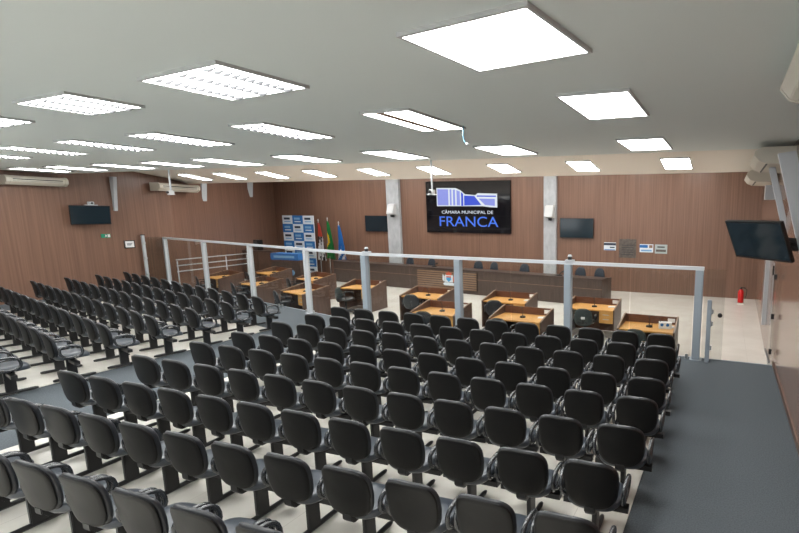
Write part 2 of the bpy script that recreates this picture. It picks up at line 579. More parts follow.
# ------------------------------------------------------------------ glass balustrade
PX = [-.44, -3.09, -5.75, -8.40, -10.92, -13.94, -17.05, -20.27]
PN = ['beside the gate', 'second from the gate', 'third from the gate', 'where the rail bends', 'first past the bend', 'second past the bend', 'third past the bend', 'at the left wall end']
RAILZ = 1.76
for i, x in enumerate(PX):
    y = GYX(x)
    w = .075 if i < 4 else .06
    t = thing('balustrade_post', 'tall %s metal balustrade post %s' % ('grey' if i < 4 else 'white', PN[i]), 'post', (x, y, 0), rad(-12.4) if i > 3 else 0, 'posts of the glass balustrade')
    m = 'grey_metal' if i < 4 else 'white_metal'
    box('post_body', -w, w, -w, w, .012, RAILZ, m, t, bevel=.008)
    box('base_plate', -w - .04, w + .04, -w - .04, w + .04, 0, .012, m, t)
def bar(bm, p, q, w, z0, z1):
    p, q = Vector(p), Vector(q)
    d = (q - p).normalized()
    nrm = Vector((-d.y, d.x)) * w / 2
    prism(bm, [tuple(p - nrm), tuple(q - nrm), tuple(q + nrm), tuple(p + nrm)], 2, z0, z1)
bm = bmesh.new()
bar(bm, (-.36, GY), (-8.44, GY), .08, RAILZ, RAILZ + .065)
bar(bm, (-8.38, GY), (XL + .04, GYX(XL + .04)), .08, RAILZ, RAILZ + .065)
tag(finish('balustrade_rail', bm, 'white_metal'), 'long white top rail running along the glass balustrade posts', 'rail')
for i in range(7):
    xa, xb = PX[i] - .09, PX[i + 1] + .09
    for h in range(2):
        x0 = xa + (xb - xa) * h / 2 - (.01 if h else 0)
        x1 = xa + (xb - xa) * (h + 1) / 2 + (0 if h else .0)
        y0, y1 = GYX(x0), GYX(x1)
        t = thing('glass_screen', 'clear glass panel, %s half of the balustrade bay %s' % (('right', 'left')[h], ['next to the gate', 'second from the gate', 'before the bend', 'past the bend', 'second past the bend', 'third past the bend', 'reaching the left wall'][i]) if i != 3 else 'clear glass panel, %s half of the short bay right past the rail bend' % ('right', 'left')[h],
                  'glass panel', ((x0 + x1) / 2, (y0 + y1) / 2, 0), math.atan2(y1 - y0, x1 - x0), 'clear panes of the balustrade')
        L = math.hypot(x1 - x0, y1 - y0) / 2 - .004
        box('pane', -L, L, -.004, .004, .05, 1.745, 'glass', t)
        bm = bmesh.new()
        for sx in (-L + .08, L - .08):
            bx(bm, sx - .025, sx + .025, -.015, .015, 0, .09)
        finish('clamp', bm, 'steel', t)
# gate by the right wall
t = thing('glass_gate', 'frameless glass gate panel with round dark handle beside the end post', 'glass gate', (-.34, GY, 0))
box('pane', 0, .38, -.005, .005, .02, 1.79, 'glass', t)
bm = bmesh.new()
tube(bm, [(.31, -.02, .91), (.31, .02, .91)], .042, 16)
finish('handle', bm, 'black_metal', t, smooth=True)
t = thing('gate_post', 'short grey gate post with steel hinges next to the glass gate', 'post', (-.225, GY - .12, 0))
box('post_body', -.04, .04, -.04, .04, 0, 1.22, 'grey_metal', t, bevel=.008)
for z in (.25, .72, .95):
    box('hinge', .04, .075, -.03, .03, z, z + .09, 'steel', t, bevel=.004)
t = thing('glass_door', 'open frameless glass door leaf folded back along the glossy brown wall', 'glass door', (.90, 9.32, PZ))
box('pane', -.006, .006, 0, 1.0, .45, 2.3, 'glass', t, mtx=Matrix.Rotation(rad(-3), 4, 'Z'))
for z in (.62, 1.3, 2.05):
    box('hinge', -.025, .03, -.03, .03, z, z + .1, 'black_metal', t, bevel=.004)
box('handle', -.05, -.02, .05, .09, 2.12, 2.3, 'black_metal', t, bevel=.004)
box('foot_rail', -.02, .02, 0, 1.0, .43, .47, 'steel', t)
d = thing('door_1', None, None, (1.0, 12.15, PZ))
structure(d)
box('door_leaf', -.02, .04, .1, 1.05, .6, 2.05, 'desk_dark', d)
box('door_jamb', -.06, .04, 0, .1, .55, 2.15, 'white_metal', d)
t = thing('glass_side_post', 'white slotted metal post with clamps beside the left brown wall', 'post', (-20.25, 11.05, 0))
box('post_body', -.04, .04, -.04, .04, 0, 1.92, 'white_metal', t, bevel=.006)
for z in (.45, 1.05, 1.6):
    box('clamp', .03, .07, -.035, .035, z, z + .07, 'steel', t, bevel=.004)
box('cap', -.05, .05, -.05, .05, 1.92, 1.95, 'black_metal', t)
box('pane', -.006, .006, .06, .60, .05, 1.85, 'glass', t)

# white handrail of the side ramp
t = thing('ramp_handrail', 'white tubular handrail with three rails beyond the glass near left wall', 'handrail')
def RX(y):
    return -20.15 - .13 * (y - 12.0)
bm = bmesh.new()
ya, yb = 12.0, 15.2
for za, zb in ((.95, .93), (.72, .70), (.49, .47)):
    tube(bm, [(RX(ya), ya, za - .02), (RX(yb), yb, zb)], .022, 8)
finish('rail', bm, 'white_metal', t, smooth=True)
for i in range(4):
    y = ya + (yb - ya) * (i + .03) / 3.1
    bm = bmesh.new()
    tube(bm, [(RX(y), y, PZ), (RX(y), y, .88)], .022, 8)
    finish('rail_post', bm, 'white_metal', t, smooth=True)

# devices on and above the rail
def dome(x, label):
    t = thing('security_camera', label, 'camera', (x, GY, RAILZ + .065))
    box('mount', -.09, .09, -.07, .07, 0, .035, 'white_metal', t, bevel=.006)
    bm = bmesh.new()
    tube(bm, [(0, 0, .035), (.0, 0, .10)], .045, 12)
    finish('camera_body', bm, 'black_metal', t, smooth=True)
    bm = bmesh.new()
    tube(bm, [(0, 0, .10), (.0, 0, .14)], [.055, .03], 12)
    finish('camera_cap', bm, 'white_metal', t, smooth=True)
dome(-8.33, 'small camera on the white rail above the bend post')
dome(-3.06, 'small camera on the white rail above the second post from gate')
def pole(x, y, z0, label):
    t = thing('ceiling_camera', label, 'camera', (x, y, ZC))
    bm = bmesh.new()
    tube(bm, [(0, 0, 0), (0, 0, z0 - ZC + .12)], .022, 8)
    finish('pole', bm, 'white_metal', t, smooth=True)
    box('camera_body', -.05, .05, -.07, .06, z0 - ZC + .02, z0 - ZC + .12, 'lamp_frame', t, bevel=.01)
    box('bracket', -.12, .12, -.03, .03, z0 - ZC, z0 - ZC + .02, 'lamp_frame', t)
    bm = bmesh.new()
    tube(bm, [(0, -.06, z0 - ZC + .07), (0, -.12, z0 - ZC + .07)], .032, 10)
    finish('lens', bm, 'black_metal', t, smooth=True)
pole(-14.98, 9.0, 3.26, 'white camera on a ceiling pole in front of the left air conditioner')
pole(-6.27, 9.0, 3.20, 'white camera on a ceiling pole in front of the wall screen')
bm = bmesh.new()
tube(bm, [(-3.44, 5.70, ZC - .001), (-3.45, 5.7, 3.85), (-3.43, 5.7, 3.76), (-3.40, 5.7, 3.735)], .009, 6)
t = tag(finish('hanging_cable', bm, 'cable', smooth=True), 'thin blue cable dangling from the two-strip ceiling light', 'cable')
bm = bmesh.new()
tube(bm, [(-3.40, 5.70, 3.735), (-3.37, 5.7, 3.72)], .02, 8)
finish('plug', bm, 'lamp_frame', t, smooth=True)

# ------------------------------------------------------------------ air conditioners
def ac_left(y0, y1, ztop, zb, label, rz=0):
    x = LWX((y0 + y1) / 2)
    L = y1 - y0
    t = thing('air_conditioner', label, 'air conditioner', (x, (y0 + y1) / 2, zb), rz, 'cream air conditioners')
    h = ztop - zb
    bm = bmesh.new()
    prism(bm, [(.0, 0), (.30, 0), (.42, h * .35), (.42, h * .75), (.34, h), (0, h)], 1, -L / 2 + .08, L / 2 - .08)
    finish('body', bm, 'ac', t, bevel=.01)
    for s in (-1, 1):
        bm = bmesh.new()
        prism(bm, [(.0, -.01), (.31, -.01), (.43, h * .33), (.43, h * .77), (.35, h + .01), (0, h + .01)], 1, s * (L / 2 - .08), s * L / 2)
        finish('end_cap', bm, 'ac', t, bevel=.01)
    bm = bmesh.new()
    bx(bm, .415, .428, -L / 2 + .14, L / 2 - .14, h * .56, h * .66)
    finish('vent', bm, 'ac_dark', t)
    bm = bmesh.new()
    bx(bm, .415, .424, -L / 2 + .14, L / 2 - .14, h * .40, h * .43)
    finish('seam', bm, 'ac_dark', t)
ac_left(7.72, 9.1, 3.82, 3.56, 'cream air conditioner on the left wall above the side chairs')
ac_left(11.45, 13.15, 3.84, 3.56, 'cream air conditioner on the left wall behind the ceiling camera pole', rad(13))
def ac_right(y0, y1, zt, label):
    t = thing('air_conditioner', label, 'air conditioner', (XR, (y0 + y1) / 2, zt), 0, 'cream air conditioners')
    L = (y1 - y0) / 2
    def prof(g):
        return [(0, g), (-.50, g), (-.60, -.05 + g), (-.62, -.11), (-.54, -.20 - g), (-.42, -.245 - g), (0, -.26 - g)]
    bm = bmesh.new()
    prism(bm, prof(0), 1, -L + .07, L - .07)
    finish('body', bm, 'ac', t, bevel=.008)
    for s in (-1, 1):
        bm = bmesh.new()
        prism(bm, prof(.008), 1, s * (L - .07), s * L)
        finish('end_cap', bm, 'ac', t, bevel=.008)
    bm = bmesh.new()
    for k in range(2):
        a = -.585 + .11 * k
        b = -.14 - .065 * k
        prism(bm, [(a, b), (a + .07, b - .055), (a + .075, b - .045), (a + .01, b + .012)], 1, -L + .1, L - .1)
    finish('vent', bm, 'ac_dark', t)
ac_right(2.6, 4.45, 3.95, 'cream air conditioner high on the right wall nearest the camera')
ac_right(8.3, 10.1, 3.88, 'cream air conditioner on the right wall behind the wide slanted brace')
ac_right(11.4, 13.0, 3.80, 'cream air conditioner on the right wall furthest from the camera')
tag(box('cable_box', .78, .99, 11.6, 11.9, 3.16, 3.48, 'white_metal'), 'white cable box under the furthest right wall air conditioner', 'box')

# ------------------------------------------------------------------ televisions
def tv(label, loc, yaw, tilt, w, h, arm):
    t = thing('wall_television', label, 'television', loc)
    R = Matrix.Rotation(-yaw, 4, 'Z') @ Matrix.Rotation(tilt, 4, 'X')
    box('casing', -w / 2, w / 2, 0, .05, -h / 2, h / 2, 'bezel', t, mtx=R)
    e = .022
    box('screen', -w / 2 + e, w / 2 - e, -.004, .01, -h / 2 + e * 1.5, h / 2 - e, 'screen', t, mtx=R)
    bm = bmesh.new()
    tube(bm, [R @ Vector((0, .05, 0)), Vector(arm)], .03, 8)
    finish('bracket', bm, 'black_metal', t)
    av = Vector(arm)
    box('mount_plate', av.x - .09, av.x + .09, av.y - .012, av.y + .012, av.z - .09, av.z + .09, 'black_metal', t)
    return t
tv('black television tilted down on a bracket from the slanted right wall brace', (.385, 6.7, 2.463), rad(48), rad(26), .97, .565, (.50, .30, -.05))
tv('black television angled down on the left wall beside an exit sign', (-20.02, 9.55, 2.655), rad(-74), rad(10), .97, .63, (-.36, .05, .05))
tv('dark television on the front wall left of the wide screen', (-16.55, FW - .10, 2.26), 0, 0, 1.46, .80, (0, .10, 0))
tv('dark television on the front wall right of the grey column', (-6.07, FW - .10, 2.21), 0, 0, 1.50, .84, (0, .10, 0))
t = thing('television_camera', 'small white camera on top of the left wall television', 'camera', (-20.08, 9.62, 2.97))
box('camera_body', -.06, .06, -.07, .07, .03, .13, 'white_metal', t, bevel=.01)
box('stand', -.05, .05, -.16, .16, -.02, .03, 'white_metal', t)
bm = bmesh.new()
tube(bm, [(.05, 0, .08), (.09, 0, .08)], .03, 10)
finish('lens', bm, 'black_metal', t, smooth=True)

# exit sign, framed notice
t = thing('exit_sign', 'small green exit sign on the left wall under the television', 'sign', (XL, 10.05, 1.94))
box('sign_plate', 0, .015, -.13, .13, -.065, .065, 'exit', t)
box('sign_pictogram', .014, .018, .05, .12, -.05, .05, 'paper', t)
bm = bmesh.new()
prism(bm, [(-.03, -.045), (.0, -.02), (.03, -.045), (.015, .0), (.03, .02), (0, .045), (-.02, .02), (-.01, 0)], 0, .014, .018)
finish('running_figure', bm, 'paper', t)
t = thing('framed_notice', 'small framed white notice on the left wall next to the glass', 'notice', (XL, 10.70, 1.61))
box('frame', 0, .02, -.16, .16, -.14, .14, 'bezel', t)
box('sheet', .018, .024, -.13, .13, -.11, .11, 'paper', t)
for k, z in enumerate((.03, 0, -.03)):
    box('print_line', .023, .026, -.08, .08 - .02 * k, z - .008, z + .008, 'ban_ink', t)

# ------------------------------------------------------------------ big screen on the front wall
SX0, SX1, SZ0, SZ1 = -13.60, -9.17, 1.90, 4.27
t = thing('wall_screen', 'huge black video wall showing a lit building logo and town name', 'screen', ((SX0 + SX1) / 2, FW - .02, SZ0))
W2 = (SX1 - SX0) / 2
HS = SZ1 - SZ0
box('panel', -W2, W2, -.08, .02, 0, HS, 'wallscreen', t, bevel=.006)
bm = bmesh.new()
for k in (1, 2):
    bx(bm, -W2, W2, -.0815, -.08, HS * k / 3 - .002, HS * k / 3 + .002)
    bx(bm, -W2 + 2 * W2 * k / 3 - .002, -W2 + 2 * W2 * k / 3 + .002, -.0815, -.08, 0, HS)
finish('panel_seam', bm, 'bezel', t)
def su(px, py):
    px += 6                 # logo drawn in the screen's own plane: 0..558 across, 0..330 down
    return (-W2 + px / 558 * 2 * W2, HS - py / 332 * HS)
def poly(name, pts, m, y):
    bm = bmesh.new()
    prism(bm, [su(*p) for p in pts], 1, -.08 - y, -.079)
    return finish(name, bm, m, t)
poly('logo_outline', [(70, 42), (200, 44), (235, 60), (262, 84), (330, 90), (345, 78), (470, 82), (470, 168), (420, 166), (376, 160), (70, 160)], 'logo_white', .004)
poly('logo_block', [(76, 50), (150, 52), (150, 154), (76, 154)], 'logo_lilac', .006)
poly('logo_stripe', [(160, 52), (172, 52), (172, 154), (160, 154)], 'logo_lilac', .006)
poly('logo_stripe', [(182, 54), (196, 54), (196, 154), (182, 154)], 'logo_lilac', .006)
poly('logo_stripe', [(206, 58), (228, 66), (228, 154), (206, 154)], 'logo_lilac', .006)
poly('logo_tower', [(236, 70), (250, 82), (250, 158), (236, 158)], 'logo_blue', .006)
poly('logo_ramp', [(256, 92), (324, 96), (368, 152), (256, 156)], 'logo_blue', .006)
poly('logo_band', [(340, 100), (462, 102), (462, 94), (340, 92)], 'logo_blue', .006)
poly('logo_window', [(352, 112), (455, 114), (455, 158), (392, 152)], 'logo_lilac', .006)
poly('logo_gap', [(60, 161), (385, 161), (480, 169), (480, 178), (60, 178)], 'wallscreen', .001)
RXM = Matrix.Rotation(PI / 2, 4, 'X')
x, z = su(272, 208)
bm = text_bm('CÂMARA MUNICIPAL DE', .20, Matrix.Translation((x, -.083, z)) @ RXM, .002, width=(340 / 558) * 2 * W2)
finish('caption', bm, 'logo_white', t)
x, z = su(276, 290)
bm = text_bm('FRANCA', .66, Matrix.Translation((x, -.083, z)) @ RXM, .003, width=(390 / 558) * 2 * W2)
finish('town_name', bm, 'logo_sky', t)

# wall speakers on the concrete columns
for x, z, lb in ((-15.45, 2.97, 'white wall speaker on the grey column beside the left-hand television'), (-7.22, 2.90, 'white wall speaker on the grey column right of the wide screen')):
    t = thing('wall_speaker', lb, 'speaker', (x, FW - .16, z))
    bm = bmesh.new()
    prism(bm, [(0, .28), (-.20, .24), (-.34, -.22), (0, -.28)], 0, -.19, .19)
    finish('cabinet', bm, 'lamp_frame', t, bevel=.015)
    box('bracket', -.04, .04, -.2, 0, -.38, -.27, 'black_metal', t)
# plaques
def plaque(x0, x1, z0, z1, m, label, name='wall_plaque'):
    s = FW / 16.6
    x0, x1 = x0 * s, x1 * s
    z0, z1 = 2.8 + (z0 - 2.8) * s, 2.8 + (z1 - 2.8) * s
    t = thing(name, label, 'plaque', ((x0 + x1) / 2, FW, (z0 + z1) / 2))
    a, b = (x1 - x0) / 2, (z1 - z0) / 2
    box('plate', -a, a, -.025, 0, -b, b, m, t, bevel=.004)
    return t, a, b
t, a, b = plaque(-4.23, -3.78, 1.5, 1.79, 'ban_white', 'small white plaque with navy heading, furthest from the right corner')
box('heading', -a, a, -.028, -.024, b * .25, b * .85, 'ban_ink', t)
box('text_line', 0, a * .8, -.028, -.024, -b * .4, -b * .1, 'ban_ink', t)
box('text_line', -a * .9, a * .9, -.028, -.024, -b * .95, -b * .75, 'ban_blue', t)
t, a, b = plaque(-3.66, -3.04, 1.25, 1.92, 'bronze', 'large dark bronze plaque on the front wall among small plaques')
bm = bmesh.new()
tube(bm, [(0, -.03, b * .8), (0, -.02, b * .8)], .1, 16)
finish('emblem', bm, 'bronze', t)
for k in range(5):
    box('text_line', -a * .7, a * .7, -.03, -.024, b * (.35 - .25 * k) - .015, b * (.35 - .25 * k) + .015, 'ac_dark', t)
t, a, b = plaque(-2.91, -2.43, 1.47, 1.76, 'ban_white', 'small white and blue plaque next to the bronze plaque')
box('heading', -a, a * .2, -.028, -.024, b * .1, b * .8, 'ban_blue', t)
box('emblem', a * .4, a * .9, -.028, -.024, b * .1, b * .8, 'slat', t)
box('text_line', -a * .8, a * .8, -.028, -.024, -b * .75, -b * .35, 'ban_pale', t)
t, a, b = plaque(-2.37, -1.94, 1.44, 1.76, 'steel_plaque', 'small pale green plaque closest to the right corner')
box('text_line', -a * .6, a * .6, -.028, -.024, b * .3, b * .6, 'ac_dark', t)
box('text_line', -a * .8, a * .8, -.028, -.024, -b * .6, -b * .1, 'bronze', t)

# fire extinguisher
t = thing('fire_extinguisher', 'red fire extinguisher standing on the pale floor near right corner', 'fire extinguisher', (.62, 17.9, PZ))
bm = bmesh.new()
tube(bm, [(0, 0, .06), (0, 0, .09), (0, 0, .46), (0, 0, .52), (0, 0, .56)], [.09, .105, .105, .07, .03], 14)
finish('cylinder', bm, 'red', t, smooth=True)
bm = bmesh.new()
tube(bm, [(0, 0, .56), (0, 0, .62)], .035, 8)
bx(bm, -.02, .14, -.02, .02, .60, .63)
finish('valve', bm, 'black_metal', t)
bm = bmesh.new()
tube(bm, [(.1, 0, .6), (.2, 0, .55), (.19, 0, .35), (.16, 0, .25)], .015, 6)
finish('hose', bm, 'black_metal', t, smooth=True)
box('stand', -.12, .12, -.12, .12, 0, .06, 'tile2', t)

# ------------------------------------------------------------------ plenary desks
def desk(x, y, rz, w, label, dpt=.86, group='councillor desks behind the glass', cards=True):
    """x, y: middle of the rear (screen) edge; the sitter's side is -y"""
    t = thing('plenary_desk', label, 'desk', (x, y, PZ), rz, group)
    a = w / 2
    box('desktop', -a + .03, a - .03, -dpt + .06, -.03, .715, .75, 'desk_top', t, bevel=.004)
    box('front_screen', -a, a, -.035, 0, .02, .93, 'desk_red', t, bevel=.004)
    for s in (-1, 1):
        bm = bmesh.new()
        prism(bm, [(0, 0), (0, .93), (-.10, .93), (-dpt * .80, .80), (-dpt, .76), (-dpt, 0)], 0, s * a, s * (a - .035))
        finish('side_panel', bm, 'desk_dark', t, bevel=.004)
    bm = bmesh.new()
    prism(bm, [(-.035, .93), (-.10, .93), (-dpt * .80, .80), (-dpt, .76), (-dpt, .775), (-dpt * .80, .816), (-.10, .946), (.0, .946), (.0, .93)], 0, -a, -a + .035)
    prism(bm, [(-.035, .93), (-.10, .93), (-dpt * .80, .80), (-dpt, .76), (-dpt, .775), (-dpt * .80, .816), (-.10, .946), (.0, .946), (.0, .93)], 0, a - .035, a)
    finish('edge_trim', bm, 'slat', t)
    dr = box('drawer_unit', a - .42, a - .05, -dpt + .08, -.1, .40, .715, 'desk_top', t, bevel=.004)
    for z in (.50, .62):
        box('drawer_handle', a - .32, a - .16, -dpt + .06, -dpt + .08, z, z + .015, 'steel', dr)
    box('modesty_panel', -a + .035, a - .42, -.12, -.1, .25, .715, 'desk_dark', t)
    ca, sa = math.cos(rz), math.sin(rz)
    def wp(lx, ly):
        return (x + lx * ca - ly * sa, y + lx * sa + ly * ca)
    if cards:
        px, py = wp(.02, -.42)
        m = thing('desk_microphone', 'small dark microphone base on the ' + label.split(' with')[0].replace('honey and dark wood ', ''), 'microphone', (px, py, PZ + .75), rz, 'microphones on the desks')
        bm = bmesh.new()
        tube(bm, [(0, 0, 0), (0, 0, .03), (0, 0, .045)], [.075, .07, .03], 14)
        finish('base', bm, 'black_metal', m, smooth=True)
        bm = bmesh.new()
        tube(bm, [(0, 0, .04), (0, .01, .14), (0, -.03, .22), (0, -.06, .25)], [.008, .008, .008, .016], 8)
        finish('gooseneck', bm, 'black_metal', m, smooth=True)
        px, py = wp(a - .18, -.30)
        n = thing('paper_notes', 'white papers lying on the ' + label.split(' with')[0].replace('honey and dark wood ', ''), 'papers', (px, py, PZ + .75), rz + .2, 'papers on the desks')
        box('sheet', -.11, .11, -.08, .08, 0, .012, 'paper', n)
        box('top_sheet', -.09, .10, -.07, .06, .012, .02, 'paper', n, mtx=Matrix.Rotation(.15, 4, 'Z'))
        box('name_card', a - .24, a - .08, -.045, -.035, .80, .89, 'paper', t)
    return t
DD = [(-1.53, 10.55, 0, 1.24, 'honey and dark wood desk nearest the gate in the front desk line'),
      (-4.55, 10.42, 0, 1.34, 'honey and dark wood desk second from the gate in the front desk line'),
      (-6.75, 10.33, 0, 1.28, 'honey and dark wood desk third from the gate in the front desk line'),
      (-3.28, 12.30, 0, 1.34, 'honey and dark wood desk nearest the gate in the rear desk line'),
      (-5.80, 12.35, 0, 1.38, 'honey and dark wood desk second from the gate in the rear desk line'),
      (-8.45, 12.15, rad(-2), 1.40, 'honey and dark wood desk third from the gate in the rear desk line')]
for x, y, r, w, lb in DD:
    desk(x, y, r, w, lb)
desk(-11.5, 12.75, rad(6), 1.22, 'honey and dark wood desk standing alone behind the bend post')
LD = [(-12.35, 11.35, rad(-14), 1.3, 'honey and dark wood desk first past the bend in the front desk line'),
      (-15.1, 12.02, rad(-14), 1.3, 'honey and dark wood desk second past the bend in the front desk line'),
      (-17.95, 12.72, rad(-14), 1.3, 'honey and dark wood desk third past the bend in the front desk line'),
      (-14.4, 13.65, rad(-14), 1.3, 'honey and dark wood desk first past the bend in the rear desk line'),
      (-17.4, 14.35, rad(-14), 1.3, 'honey and dark wood desk second past the bend in the rear desk line')]
for x, y, r, w, lb in LD:
    desk(x, y, r, w, lb)

# box on the first desk
t = thing('tissue_box', 'white box with blue print and a wire loop on the nearest desk', 'box', (-1.16, 10.12, PZ + .75), rad(8))
box('carton', -.14, .14, -.07, .07, 0, .14, 'paper', t, bevel=.004)
for sx in (-.07, .05):
    bm = bmesh.new()
    tube(bm, [(sx, -.072, .09), (sx, -.068, .09)], .035, 12)
    finish('print_spot', bm, 'ban_blue', t)
bm = bmesh.new()
tube(bm, [(-.28, .0, 0), (-.29, 0, .16), (-.22, 0, .24), (-.13, 0, .22), (-.1, 0, .13)], .007, 6)
tag(finish('wire_loop', bm, 'black_metal', t, smooth=True), None, None)

# ------------------------------------------------------------------ office chairs at the desks
def office(label, loc, rz, m='office', h=0):
    t = thing('office_chair', label, 'chair', loc, rz, 'office chairs at the desks')
    bm = bmesh.new()
    rings = []
    for s, z in ((.6, .43), (1, .45), (1, .49), (.85, .51), (.4, .51)):
        rings.append([(x, y, z) for x, y in superell(.25 * s, .24 * s, 3, 24)])
    loft(bm, rings)
    finish('seat', bm, 'vinyl', t, smooth=True)
    bm = bmesh.new()
    rings = []
    for s, y in ((.3, -.20), (.85, -.20), (1, -.225), (.85, -.25), (.3, -.25)):
        rings.append([(x * (1 - .12 * max(0, z / .27)), y + .25 * x * x - .12 * z, .62 + z + h * 3) for x, z in superell(.24 * s, (.235 + h) * s, 3, 28)])
    loft(bm, rings)
    finish('backrest', bm, m, t, smooth=True)
    for s in (-1, 1):
        bm = bmesh.new()
        tube(bm, [(s * .27, -.16, .50), (s * .29, -.16, .66), (s * .29, .10, .67), (s * .27, .12, .50)], .018, 8)
        finish('armrest', bm, 'arm', t, smooth=True)
    bm = bmesh.new()
    tube(bm, [(0, 0, .08), (0, 0, .43)], .03, 8)
    tube(bm, [(0, -.1, .42), (0, -.27, .45), (0, -.25, .55)], .022, 8)
    finish('column', bm, 'black_metal', t, smooth=True)
    bm = bmesh.new()
    for k in range(5):
        a = 2 * PI * k / 5
        tube(bm, [(0, 0, .11), (.27 * math.cos(a), .27 * math.sin(a), .07)], [.03, .018], 8)
        tube(bm, [(.27 * math.cos(a) - .0, .27 * math.sin(a) - .02, .028), (.27 * math.cos(a), .27 * math.sin(a) + .02, .028)], .028, 10)
    finish('star_base', bm, 'black_metal', t, smooth=True)
    return t
DC = [(-1.66, 9.66, -.1, 'grey-green office chair at the desk nearest the gate'),
      (-3.35, 11.28, .1, 'grey-green office chair with white tag at the nearest rear desk'),
      (-4.85, 9.56, .0, 'black office chair at the second front desk from the gate'),
      (-6.05, 11.52, .3, 'black office chair at the second rear desk from the gate'),
      (-6.95, 9.58, .2, 'black office chair at the third front desk from the gate'),
      (-8.75, 11.45, .25, 'black office chair at the third rear desk from the gate'),
      (-11.42, 11.52, rad(-70), 'grey-green office chair turned sideways at the lone desk'),
      (-12.85, 10.52, rad(-25), 'dark office chair at the first front desk past the bend'),
      (-15.62, 11.18, rad(-25), 'dark office chair at the second front desk past the bend'),
      (-18.45, 11.86, rad(-25), 'dark office chair at the third front desk past the bend'),
      (-14.85, 12.66, rad(-25), 'dark office chair at the first rear desk past the bend'),
      (-17.87, 13.36, rad(-25), 'dark office chair at the second rear desk past the bend')]
o0 = None
for i, (x, y, r, lb) in enumerate(DC):
    if i in (0, 1, 6):
        o = office(lb, (x, y, PZ), r, 'office')
    elif o0 is None:
        o = o0 = office(lb, (x, y, PZ), r, 'vinyl')
    else:
        o = dup(o0, (x, y, PZ), r, lb)
    if i in (1, 6):
        box('tag_label', -.05, .05, -.262, -.252, .58, .64, 'paper', o)

# ------------------------------------------------------------------ presiding table (dais)
A, B = Vector((-17.4, 16.95)), Vector((-4.0, 15.55))
ang = math.atan2(B.y - A.y, B.x - A.x)
LD_ = (B - A).length
t = thing('presiding_table', 'very long dark walnut presiding table with a slatted centre panel', 'table', (A.x, A.y, PZ), ang)
box('front_panel', 0, LD_, 0, .04, 0, .94, 'dais', t)
box('table_top', -.02, LD_ + .02, -.04, .55, .94, .98, 'dais', t, bevel=.005)
box('lower_ledge', 0, LD_, -.012, 0, .60, .615, 'slat', t)
box('end_panel', LD_ - .04, LD_, .04, .95, 0, .94, 'dais', t)
box('end_panel', 0, .04, .04, .95, 0, .94, 'dais', t)
box('work_surface', .04, LD_ - .04, .04, .95, .72, .75, 'dais', t)
def at_dais(px_x):              # distance along the table for a world x
    return (px_x - A.x) / math.cos(ang)
s0, s1 = at_dais(-12.3), at_dais(-9.25)
pnl = box('slat_backing', s0, s1, -.03, 0, .14, .90, 'dais', t)
bm = bmesh.new()
for k in range(8):
    z = .16 + k * .092
    bx(bm, s0 + .02, s1 - .02, -.06, -.03, z, z + .055)
finish('slats', bm, 'slat', pnl)
# crest
sc = at_dais(-10.6)
cr = box('crest_shield', -.2, .2, -.08, -.06, .44, .72, 'ban_white', t)
cr.location = (sc, 0, 0)
for nm, m, pts in (('crest_crown', 'crest_red', [(-.12, .72), (.12, .72), (.14, .84), (.07, .80), (0, .88), (-.07, .80), (-.14, .84)]),
                   ('crest_field', 'crest_blue', [(-.12, .68), (.12, .68), (.12, .54), (0, .44), (-.12, .54)]),
                   ('crest_band', 'crest_red', [(-.12, .68), (.12, .68), (.12, .63), (-.12, .63)]),
                   ('crest_ribbon', 'ban_white', [(-.30, .36), (-.2, .42), (.2, .42), (.30, .36), (.22, .30), (-.22, .30)]),
                   ('crest_branch', 'crest_red', [(.22, .44), (.30, .52), (.28, .70), (.22, .66)]),
                   ('crest_branch', 'ban_white', [(-.22, .44), (-.32, .52), (-.30, .74), (-.22, .66)])):
    bm = bmesh.new()
    prism(bm, pts, 1, -.09 if nm != 'crest_band' else -.095, -.075)
    finish(nm, bm, m, cr)
# high-backed chairs behind it
hc = None
for k, (x, lb) in enumerate(((-13.75, 'first'), (-12.5, 'second'), (-11.05, 'third'), (-9.95, 'fourth'), (-9.2, 'fifth'), (-7.7, 'sixth'), (-5.25, 'seventh'), (-4.5, 'eighth'))):
    y = A.y + (x - A.x) * math.tan(ang) + 1.0
    lb = '%s navy high-backed chair from the left behind the presiding table' % lb
    if hc is None:
        hc = office(lb, (x, y, PZ), PI + ang, 'blue_chair', .09)
        hc.name = 'presiding_chair'
        hc['group'] = 'chairs behind the presiding table'
    else:
        dup(hc, (x, y, PZ), PI + ang + random.uniform(-.2, .2), lb)
for x, lb in ((-11.6, 'left'), (-5.75, 'right')):
    y = A.y + (x - A.x) * math.tan(ang) + .25
    t = thing('table_microphone', 'dark microphone on the presiding table, %s one of the pair' % lb, 'microphone', (x, y, PZ + .98))
    bm = bmesh.new()
    tube(bm, [(0, 0, 0), (0, 0, .03)], [.12, .10], 12)
    finish('base', bm, 'black_metal', t, smooth=True)
    bm = bmesh.new()
    tube(bm, [(0, 0, .03), (.08, 0, .12), (.18, -.02, .16)], [.014, .02, .035], 8)
    finish('gooseneck', bm, 'black_metal', t, smooth=True)

